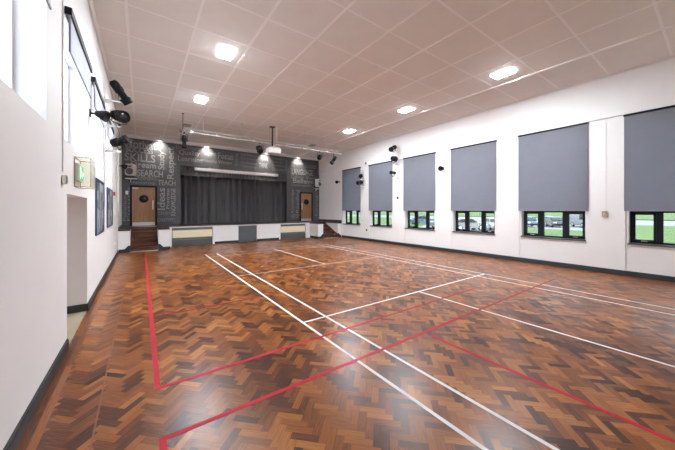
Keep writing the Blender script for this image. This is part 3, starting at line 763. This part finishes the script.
# brackets with lanterns on the two piers
def arm(x, y, z, ln, label, group):
    s = 1 if ln > 0 else -1
    r = thing('light_bracket', label, 'bracket', (x, y, z), 0, group)
    t = MB(); t.box(0.002 if s > 0 else -0.022, 0.022 if s > 0 else -0.002, -0.05, 0.05, -0.09, 0.09, bev=0.004); t.build('wall_mount', M['white_plastic'], r)
    t = MB(); a, b = sorted((s * 0.022, ln)); t.box(a, b, -0.022, 0.022, -0.022, 0.022, bev=0.004)
    t.prism([(s * 0.022, -0.08), (s * 0.022, -0.02), (s * 0.20, -0.02)], 'y', -0.006, 0.006); t.build('arm', M['white_plastic'], r)
PYL, PYR = 9.98, 10.29
lev = ['top', 'middle', 'lowest']
for k, z in enumerate((4.97, 4.27, 3.57)):
    arm(XL, PYL, z, 0.36, f'white bracket arm carrying the {lev[k]} stage light on the side wall', 'white light brackets on the side wall')
SG = 'stage lights stacked on the side wall'
lantern((XL + 0.36, PYL, 5.25), (0.55, 0.25, -0.75), 0.66, 0.13, 'topmost black stage light on the side wall, angled steeply down', SG, arm_up=(0, 0, -0.255))
lantern((XL + 0.33, PYL, 4.58), (0.45, -0.75, -0.25), 0.44, 0.17, 'middle black stage light of the stack on the side wall', SG, arm_up=(0, 0, -0.285))
lantern((XL + 0.33, PYL, 3.86), (0.75, -0.25, 0.35), 0.44, 0.13, 'lowest stage light of the side wall stack with reddish filter', SG, 'red_lens', arm_up=(0, 0, -0.265))
for k, z in enumerate((4.97, 4.38, 3.66)):
    arm(XR - 0.025, PYR, z, -0.36, f'white bracket arm carrying the {lev[k]} stage light on the window wall', 'white light brackets on the window wall')
SG2 = 'stage lights on the pier by the third blind'
lantern((XR - 0.42, PYR, 5.22), (-0.75, -0.2, -0.38), 0.56, 0.13, 'topmost black stage light on the pier between second and third blinds', SG2, arm_up=(0.0, 0, -0.225))
lantern((XR - 0.36, PYR, 4.66), (-0.2, -0.75, -0.25), 0.34, 0.15, 'middle black stage light on the pier between second and third blinds', SG2, arm_up=(0, 0, -0.255))
lantern((XR - 0.42, PYR, 3.90), (-0.9, -0.1, -0.02), 0.42, 0.09, 'lowest black stage light on the pier between second and third blinds', SG2, arm_up=(0, 0, -0.215))
PY3 = 13.03
for k, z in enumerate((3.80, 3.38)):
    arm(XR - 0.025, PY3, z, -0.36, f'white bracket arm on the pier between first and second blinds, {("upper", "lower")[k]}', 'white light brackets by the first blind')
SG3 = 'stage lights on the pier by the first blind'
lantern((XR - 0.36, PY3, 4.02), (-0.5, -0.5, -0.3), 0.32, 0.11, 'upper black stage light on the pier beside the first blind from the stage', SG3, arm_up=(0, 0, -0.19))
lantern((XR - 0.42, PY3, 3.60), (-0.9, 0.1, -0.2), 0.42, 0.12, 'lower black stage light on the pier beside the first blind from the stage', SG3, arm_up=(0, 0, -0.19))

# coiled and dangling cables on the piers
def cable(pts, label, group=None, r=0.007, m='black_soft'):
    t = MB(); t.tube(pts, r, 6); return tag(t.build('hanging_cable', M[m]), label, 'cable', group)
pts = []
for k in range(90):
    a = k * 0.5; pts.append((XR - 0.045 - 0.012 * (k % 2), PY3 + 0.20 + 0.09 * math.cos(a), 4.35 - k * 0.011 + 0.10 * math.sin(a)))
cable(pts, 'dark cable coiled against the pier between first and second blinds')
pts = [(XR - 0.04, PYR + 0.26 + 0.06 * math.sin(k * 0.7), 4.95 - k * 0.055) for k in range(34)]
cable(pts, 'grey cable wandering down the pier between second and third blinds', r=0.005, m='alu')
pts = [(XL + 0.04 + 0.30 * math.sin(k / 20 * PI), PYL - 0.24, 4.5 - 1.0 * k / 20) for k in range(21)]
cable(pts, 'black cable looping between the lower side wall stage lights')
pts = [(XL + 0.02, PYL - 0.20, 4.85), (XL + 0.02, PYL - 0.20, 2.0)]
cable(pts, 'straight white cable run down the side wall behind the stage lights', r=0.012, m='white_plastic')

# small black wall floodlights
def wall_flood(x, y, z, s, label):
    r = thing('wall_floodlight', label, 'wall light', (x, y, z), 0, 'small black wall fixtures')
    t = MB(); t.box(0.002 * s if s > 0 else -0.02, 0.02 if s > 0 else -0.002, -0.04, 0.04, -0.07, 0.07); t.build('wall_plate', M['black_soft'], r)
    t = MB(); t.tube([(s * 0.02, 0, 0), (s * 0.10, 0, 0)], 0.018, 8); t.build('stem', M['black_soft'], r)
    d = Vector((s * 0.9, -0.35, -0.28)); q = Matrix.Translation((s * 0.16, 0, 0)) @ d.to_track_quat('Z', 'Y').to_matrix().to_4x4()
    t = MB(); t.lathe([(0, -0.07), (0.05, -0.07), (0.065, -0.03), (0.11, 0.09), (0.115, 0.12), (0.10, 0.12), (0.09, 0.10), (0, 0.10)], 16, q); t.build('head', M['black'], r)
wall_flood(XR - 0.025, 7.54, 3.83, -1, 'small black fixture on the pier between third and fourth blinds')
wall_flood(XR - 0.025, 15.75, 3.88, -1, 'small black fixture on the window wall near the charcoal wall')
wall_flood(XL, 7.26, 3.82, 1, 'small black fixture on the side wall between the high windows')
wall_flood(XL, 15.9, 3.9, 1, 'small black fixture on the side wall near the charcoal wall')

# ------------------------------------------------------------------ projector
pr = thing('ceiling_projector', 'white projector hanging from a black ceiling pole in front of the stage', 'projector', (5.2, 12.75, ZC))
t = MB(); t.box(-0.13, 0.13, -0.13, 0.13, -0.024, -0.011, bev=0.004); t.build('ceiling_plate', M['black'], pr)
t = MB(); t.tube([(0, 0, -0.02), (0, 0, -0.98)], 0.035, 14); t.build('pole', M['black'], pr)
t = MB(); t.tube([(0.22, 0, -0.011), (0.22, 0, -0.98)], 0.014, 8); t.build('cable_conduit', M['white_plastic'], pr)
t = MB(); t.box(-0.12, 0.30, -0.14, 0.14, -1.02, -0.98, bev=0.005); t.build('mount', M['alu'], pr)
t = MB(); t.box(-0.26, 0.36, -0.23, 0.23, -1.31, -1.05, bev=0.03); 
for k in range(5): t.box(-0.262, -0.255, -0.12, 0.12, -1.27 + k * 0.035, -1.255 + k * 0.035)
pb = t.build('body', M['white_plastic'], pr)
t = MB(); t.lathe([(0, 0), (0.07, 0), (0.075, 0.06), (0.05, 0.06), (0.045, 0.03), (0, 0.03)], 18, Matrix.Translation((0.1, 0.23, -1.18)) @ Matrix.Rotation(-PI / 2, 4, 'X')); t.build('lens', M['black'], pr)

# ------------------------------------------------------------------ loudspeakers on the charcoal wall
def speaker(x, z, m, s, label):
    r = thing('loudspeaker', label, 'loudspeaker', (x, YB, z), 0, 'loudspeakers beside the stage')
    t = MB(); t.box(-0.03, 0.03, -0.06, -0.003, -0.12, 0.12); t.tube([(0, -0.05, 0), (0, -0.16, 0)], 0.02, 8); t.build('bracket', M['black'], r)
    q = Matrix.Translation((0, -0.32, 0)) @ Matrix.Rotation(s * math.radians(22), 4, 'Z')
    t = MB(); t.prism([(-0.17, -0.30), (0.17, -0.30), (0.22, -0.22), (0.22, 0.24), (0.16, 0.31), (-0.16, 0.31), (-0.22, 0.24), (-0.22, -0.22)], 'y', -0.16, 0.14, q)
    bmesh.ops.bevel(t.bm, geom=t.bm.edges[:], offset=0.02, segments=2, affect='EDGES')
    t.build('cabinet', m, r)
    t = MB(); t.lathe([(0, 0), (0.15, 0), (0.16, 0.012), (0.17, 0.0), (0.17, 0.004)], 22, q @ Matrix.Translation((0, -0.162, -0.09)) @ Matrix.Rotation(PI / 2, 4, 'X')); t.build('woofer', M['slate'], r)
    t = MB(); t.box(-0.10, 0.10, -0.175, -0.161, 0.12, 0.21, q, 0.01); t.build('horn', M['slate'], r)
speaker(-0.44, 4.02, M['beige_plastic'], -1, 'beige loudspeaker on the charcoal wall above the side wall door')
speaker(11.12, 3.98, M['white_plastic'], 1, 'white loudspeaker in the corner by the window wall')
for x, z, lb in ((-0.45, 3.58, 'white shelf bracket under the beige loudspeaker'), (11.1, 3.56, 'pale shelf bracket under the white loudspeaker')):
    r = thing('speaker_shelf', lb, 'bracket', (x, YB, z), 0, 'shelf brackets under the loudspeakers')
    MB().box(-0.24, 0.26, -0.30, -0.003, -0.025, 0.012, bev=0.005).build('shelf', M['white_plastic'], r)
    t = MB(); t.prism([(-0.003, -0.2), (-0.003, -0.026), (-0.26, -0.026)], 'x', -0.015, 0.015); t.build('gusset', M['white_plastic'], r)
ls = thing('light_switch', 'small white light switch on the charcoal wall beside the door', 'switch', (-0.62, YB - 0.005, 2.83))
MB().box(-0.06, 0.06, -0.02, 0, -0.10, 0.10, bev=0.006).build('plate', M['white_plastic'], ls)
MB().box(-0.015, 0.015, -0.028, -0.0205, -0.03, 0.03, bev=0.003).build('rocker', M['trim'], ls)

# ------------------------------------------------------------------ side wall fittings
ex = thing('exit_sign', 'green running figure exit sign in a guard box above the door alcove', 'exit sign', (XL, 5.98, 2.49))
t = MB(); t.box(0.001, 0.05, -0.20, 0.20, -0.13, 0.14, bev=0.006); sg = t.build('sign_case', M['white_plastic'], ex)
MB().box(0.0505, 0.054, -0.18, 0.18, -0.11, 0.12).build('green_panel', M['green_sign'], ex)
t = MB()   # running figure, door and arrow
X0, X1 = 0.0545, 0.056
t.lathe([(0, X0), (0.018, X0), (0.018, X1), (0, X1)], 12, Matrix.Translation((0, -0.02, 0.075)), axis='x')
for a, b, w_ in (((-0.02, 0.05), (0.0, -0.01), 0.03), ((0.0, -0.01), (0.05, -0.04), 0.02), ((0.05, -0.04), (0.05, -0.09), 0.018), ((0.0, -0.01), (-0.04, -0.05), 0.02), ((-0.04, -0.05), (-0.08, -0.06), 0.018), ((-0.02, 0.045), (0.03, 0.02), 0.016), ((-0.02, 0.045), (-0.06, 0.015), 0.016)):
    d = Vector((b[0] - a[0], b[1] - a[1])).normalized(); n_ = Vector((-d.y, d.x)) * w_ / 2
    t.prism([(a[0] + n_.x, a[1] + n_.y), (a[0] - n_.x, a[1] - n_.y), (b[0] - n_.x, b[1] - n_.y), (b[0] + n_.x, b[1] + n_.y)], 'x', X0, X1)
t.prism([(-0.16, -0.10), (-0.10, -0.10), (-0.10, 0.10), (-0.16, 0.10)], 'x', X0, X1)
t.prism([(0.09, -0.015), (0.13, -0.015), (0.13, -0.04), (0.17, 0.0), (0.13, 0.04), (0.13, 0.015), (0.09, 0.015)], 'x', X0, X1)
t.build('running_figure', M['sign_white'], ex)
t = MB(); w = 0.006; gx, gy, gz = 0.19, 0.25, 0.225
for yy in (-gy, gy):
    for zz in (-gz, gz): t.tube([(0.002, yy, zz), (gx, yy, zz)], w, 6)
    t.tube([(gx, yy, -gz), (gx, yy, gz)], w, 6); t.tube([(0.006, yy, -gz), (0.006, yy, gz)], w, 6)
for zz in (-gz, gz): t.tube([(gx, -gy, zz), (gx, gy, zz)], w, 6); t.tube([(0.006, -gy, zz), (0.006, gy, zz)], w, 6)
for k in range(1, 5): t.tube([(gx, -gy + 2 * gy * k / 5, -gz), (gx, -gy + 2 * gy * k / 5, gz)], 0.003, 5)
for k in range(1, 4): t.tube([(gx, -gy, -gz + 2 * gz * k / 4), (gx, gy, -gz + 2 * gz * k / 4)], 0.003, 5)
t.build('guard_wire', M['cage'], ex)
for q in (-gy + 0.003, gy - 0.005): MB().box(0.004, gx - 0.008, q, q + 0.002, -gz + 0.004, gz - 0.004).build('clear_side', M['perspex'], ex)

def board(y0, y1, z0, z1, label):
    r = thing('notice_board', label, 'notice board', (XL, (y0 + y1) / 2, (z0 + z1) / 2), 0, 'framed photo boards on the side wall')
    w, h = (y1 - y0) / 2, (z1 - z0) / 2; k = 0.05
    t = MB(); t.box(0.002, 0.03, -w, w, h - k, h); t.box(0.002, 0.03, -w, w, -h, -h + k); t.box(0.002, 0.03, -w, -w + k, -h + k, h - k); t.box(0.002, 0.03, w - k, w, -h + k, h - k)
    t.build('frame', M['poster_frame'], r)
    MB().box(0.004, 0.018, -w + k, w - k, -h + k, h - k).build('print', M['poster'], r)
board(8.07, 9.64, 1.33, 2.62, 'blue framed board of grey photographs nearer the door alcove')
board(10.55, 12.40, 1.38, 2.58, 'blue framed board of grey photographs nearer the stage')
cp = thing('fire_call_point', 'small red fire call point on the side wall near the stage', 'call point', (XL, 13.0, 2.50))
MB().box(0.002, 0.06, -0.06, 0.06, -0.07, 0.07, bev=0.008).build('case', M['red_plastic'], cp)
MB().box(0.0605, 0.064, -0.035, 0.035, -0.04, 0.04).build('window', M['white_plastic'], cp)
ts = thing('cable_trunking', 'white vertical cable trunking on the side wall before the alcove', 'trunking', (XL, 4.97, 0))
MB().box(0.002, 0.012, -0.03, 0.03, 2.40, ZC - 0.08, bev=0.003).build('duct', M['white_plastic'], ts)
sb = thing('metal_socket', 'small metal switch box below the white trunking', 'switch box', (XL, 4.97, 2.30))
MB().box(0.002, 0.045, -0.05, 0.05, -0.055, 0.055, bev=0.005).build('box', M['metal'], sb)
MB().box(0.0455, 0.053, -0.02, 0.02, -0.025, 0.025, bev=0.003).build('switch', M['white_plastic'], sb)
for y, z, lb in ((13.3, 1.75, 'small white switch plate on the side wall below the red call point'), (13.5, 0.62, 'small white socket low on the side wall beside the stage')):
    o = thing('switch_plate', lb, 'switch', (XL, y, z)); MB().box(0.002, 0.03, -0.06, 0.06, -0.07, 0.07, bev=0.006).build('plate', M['white_plastic'], o)
    MB().box(0.0305, 0.036, -0.02, 0.02, -0.02, 0.02, bev=0.003).build('rocker', M['alu'], o)
cn = thing('pipe_run', 'white vertical pipe on the side wall just before the stage', 'pipe', (XL, 14.9, 0))
t = MB(); t.tube([(0.035, 0, STZ + 0.2), (0.035, 0, 4.6)], 0.028, 10); t.build('pipe', M['white_plastic'], cn)
for z in (1.6, 2.6, 3.6, 4.4): MB().box(0.002, 0.07, -0.02, 0.02, z - 0.015, z + 0.015).build('pipe_mount', M['alu'], cn)

# window wall fittings
tb = thing('thermostat', 'small beige metal thermostat box on the pier between fifth and sixth blinds', 'thermostat', (XR - 0.025, 2.08, 1.78))
MB().box(-0.008, -0.001, -0.05, 0.05, -0.07, 0.07).build('wall_mount', M['metal'], tb)
MB().box(-0.055, -0.008, -0.06, 0.06, -0.085, 0.085, bev=0.006).build('case', M['brass_box'], tb)
t = MB(); t.lathe([(0, 0), (0.028, 0), (0.026, 0.012), (0, 0.012)], 16, Matrix.Translation((-0.055, 0, 0.01)) @ Matrix.Rotation(-PI / 2, 4, 'Y')); t.build('dial', M['white_plastic'], tb)
cd = thing('cable_conduit', 'thin white conduit running up the pier from the thermostat', 'conduit', (XR - 0.025, 2.06, 0))
MB().box(-0.014, -0.002, -0.010, 0.010, 1.87, 4.63, bev=0.002).build('duct', M['trim'], cd)
for y, z, m, lb in ((10.3, 2.56, 'slate', 'tiny grey sensor on the pier between second and third blinds'), (12.83, 0.66, 'slate', 'small grey socket low on the pier between first and second blinds'), (12.9, 4.80, 'black', 'tiny black sensor on the beam above the first pier')):
    o = thing('wall_sensor', lb, 'sensor', (XR - 0.027, y, z)); MB().box(-0.05, -0.002, -0.045, 0.045, -0.06, 0.06, bev=0.01).build('case', M[m], o)
    MB().box(-0.056, -0.0505, -0.02, 0.02, -0.02, 0.02, bev=0.002).build('face', M['lens'], o)

# ------------------------------------------------------------------ outdoors beyond the windows
GZ = -0.6
t = MB()
t.prism([(XR + TH + 0.02, -300), (500, -300), (500, 400), (XR + TH + 0.02, 400)], 'z', GZ - 0.2, GZ)
struct('lawn', t, M['grass'], label='green mown lawn outside the windows', cat='lawn')
t = MB(); t.prism([(-200, -120), (XL - TH - 0.02, -120), (XL - TH - 0.02, 200), (-200, 200)], 'z', GZ - 0.2, GZ)
struct('ground', t, M['paving'], label='unseen paved ground outside the side wall, pale to bounce daylight', cat='ground')
t = MB(); t.prism([(28.5, 15.2), (28.5, 23), (37, 28), (60, 42), (64, 42), (64, 8), (43, 8), (43, 15.2)], 'z', GZ, GZ + 0.02)
struct('car_park', t, M['tarmac'], label='pale tarmac car park beyond the lawn', cat='car park')
t = MB(); t.prism([(66, -200), (98, -200), (98, 300), (66, 300)], 'z', GZ, GZ + 0.015)
struct('road', t, M['tarmac'], label='pale grey road crossing the lawn', cat='road')
t = MB(); t.box(98, 98.6, -200, 300, GZ, GZ + 0.2); struct('kerb', t, M['skirt'], label='dark low kerb behind the pale road', cat='kerb')

def car(loc, rz, body, label, van=False):
    r = thing('car', label, 'car', loc, rz, 'parked cars seen through the windows')
    if van: low = [(-2.4, 0.28), (2.4, 0.28), (2.45, 0.75), (2.2, 1.05), (-2.4, 1.15)]; cab = [(-2.38, 1.15), (2.15, 1.05), (1.45, 1.95), (1.2, 2.05), (-2.35, 2.05)]; gl = (0.2, 1.75); H = 1.95
    else: low = [(-2.05, 0.28), (2.05, 0.28), (2.1, 0.62), (1.95, 0.80), (1.05, 0.93), (-1.75, 0.98), (-2.1, 0.85)]; cab = [(-1.75, 0.97), (1.05, 0.92), (0.35, 1.40), (0.1, 1.46), (-1.0, 1.45), (-1.35, 1.34)]; gl = (-1.45, 0.72); H = 1.38
    t = MB(); t.prism(low, 'y', -0.85, 0.85); bmesh.ops.bevel(t.bm, geom=t.bm.edges[:], offset=0.07, segments=2, affect='EDGES')
    t2 = MB(); t2.prism(cab, 'y', -0.74, 0.74); bmesh.ops.bevel(t2.bm, geom=t2.bm.edges[:], offset=0.08, segments=2, affect='EDGES'); t.merge(t2.bm)
    t.build('body', body, r)
    t = MB(); zb = 1.12 if van else 0.99
    if van: q = [(0.35, zb), (1.7, zb), (1.35, H - 0.1), (0.35, H - 0.1)]
    else: q = [(-1.55, zb), (0.78, zb), (0.25, H), (-0.95, H), (-1.3, H - 0.1)]
    for s in (-1, 1): t.prism(q, 'y', s * 0.735, s * 0.752)
    t.build('side_window', M['car_glass'], r)
    t = MB()
    p0, p1 = ((2.0, 1.12), (1.5, 1.85)) if van else ((0.98, 0.99), (0.42, 1.37))
    d = Vector((p0[1] - p1[1], 0, p1[0] - p0[0])) * -1; d.normalize()
    t.prism([(p0[0], p0[1]), (p1[0], p1[1]), (p1[0] + 0.02, p1[1] + 0.012), (p0[0] + 0.02, p0[1] + 0.012)], 'y', -0.66, 0.66)
    if not van: t.prism([(-1.70, 1.02), (-1.38, 1.30), (-1.40, 1.315), (-1.725, 1.03)], 'y', -0.62, 0.62)
    t.build('windscreen', M['car_glass'], r)
    for x in (-1.3, 1.3):
        for s in (-1, 1):
            w_ = MB(); w_.lathe([(0, -0.1), (0.30, -0.1), (0.33, -0.07), (0.33, 0.07), (0.30, 0.1), (0, 0.1)], 18, Matrix.Translation((x, s * 0.78, 0.33)) @ Matrix.Rotation(PI / 2, 4, 'X'))
            wo = w_.build('wheel', M['tyre'], r)
            w_ = MB(); w_.lathe([(0, -0.11), (0.20, -0.11), (0.21, 0), (0.20, 0.11), (0, 0.11)], 12, Matrix.Translation((x, s * 0.78, 0.33)) @ Matrix.Rotation(PI / 2, 4, 'X')); w_.build('hubcap', M['alu'], wo)
    fx = 2.42 if van else 2.05
    for s in (-1, 1):
        MB().box(fx - 0.12, fx + 0.03, s * 0.62 - 0.16, s * 0.62 + 0.16, 0.62, 0.76, bev=0.02).build('headlight', M['head_light'], r)
    MB().box(fx - 0.05, fx + 0.06, -0.5, 0.5, 0.36, 0.54, bev=0.02).build('grille', M['black'], r)
    return r
silver, white, blue, dark, red = paint('silver car paint', (0.20, 0.21, 0.225)), paint('white car paint', (0.42, 0.425, 0.44)), paint('blue car paint', (0.06, 0.10, 0.16)), paint('grey car paint', (0.05, 0.055, 0.06)), paint('pale car paint', (0.28, 0.29, 0.31))
Z = GZ + 0.022
car((32.4, 18.2, Z), -0.55, silver, 'silver car seen through the fourth window from the stage')
car((36.6, 16.9, Z), -2.5, white, 'white car nose on beyond the fourth window from the stage')
car((34.2, 22.3, Z), -0.35, red, 'pale car seen behind the silver car')
car((46.4, 16.6, Z), -2.5, blue, 'blue car seen through the fifth window from the stage')
car((49.2, 14.2, Z), -2.6, dark, 'dark grey car seen through the fifth window from the stage')
car((51.8, 11.6, Z), -2.5, white, 'white van seen through the fifth window from the stage', True)
car((53.5, 16.5, Z), -2.5, silver, 'silver car parked behind the blue and dark grey cars')
car((40.0, 31.6 - 1.0, Z), -0.5, blue, 'blue car seen through the third window from the stage')
car((44.3, 29.8, Z), -2.4, silver, 'silver car seen through the third window from the stage')

# ------------------------------------------------------------------ sky and camera
w = bpy.data.worlds.new('sky'); scene.world = w; w.use_nodes = True
nt = w.node_tree; bg = nt.nodes['Background']
tc = nt.nodes.new('ShaderNodeTexCoord'); sx = nt.nodes.new('ShaderNodeSeparateXYZ')
nt.links.new(tc.outputs['Generated'], sx.inputs[0])
rp = nt.nodes.new('ShaderNodeValToRGB')
rp.color_ramp.elements[0].position = 0.0; rp.color_ramp.elements[0].color = (0.86, 0.90, 0.95, 1)
rp.color_ramp.elements[1].position = 0.6; rp.color_ramp.elements[1].color = (0.60, 0.76, 1.0, 1)
nt.links.new(sx.outputs['Z'], rp.inputs[0]); nt.links.new(rp.outputs[0], bg.inputs['Color'])
bg.inputs['Strength'].default_value = 3.2
sl = bpy.data.lights.new('added_sun', 'SUN'); sl.energy = 13; sl.angle = math.radians(4); sl.color = (1.0, 0.97, 0.93)  # added to brighten the outdoor ground and, by bounce, the ceiling
so_ = bpy.data.objects.new('added_sun', sl); COL.objects.link(so_); so_.rotation_euler = (math.radians(42), 0, 0)

cam = bpy.data.cameras.new('camera'); co = bpy.data.objects.new('camera', cam); COL.objects.link(co)
co.location = (0, 0, 1.907); co.rotation_euler = (PI / 2, 0, -0.6196)
cam.sensor_width = 36; cam.lens = 275.34 * 36 / 675; cam.shift_y = -(225 - 209.88) / 675
cam.clip_start = 0.05; cam.clip_end = 900
scene.camera = co

vs = scene.view_settings
scene.display_settings.display_device = 'sRGB'
vs.view_transform = 'Standard'; vs.look = 'None'; vs.exposure = 0.42; vs.gamma = 1.0; vs.use_curve_mapping = False
cy = scene.cycles
cy.max_bounces = 12; cy.diffuse_bounces = 8; cy.glossy_bounces = 4; cy.transparent_max_bounces = 12
cy.sample_clamp_indirect = 8.0
cy.use_denoising = True
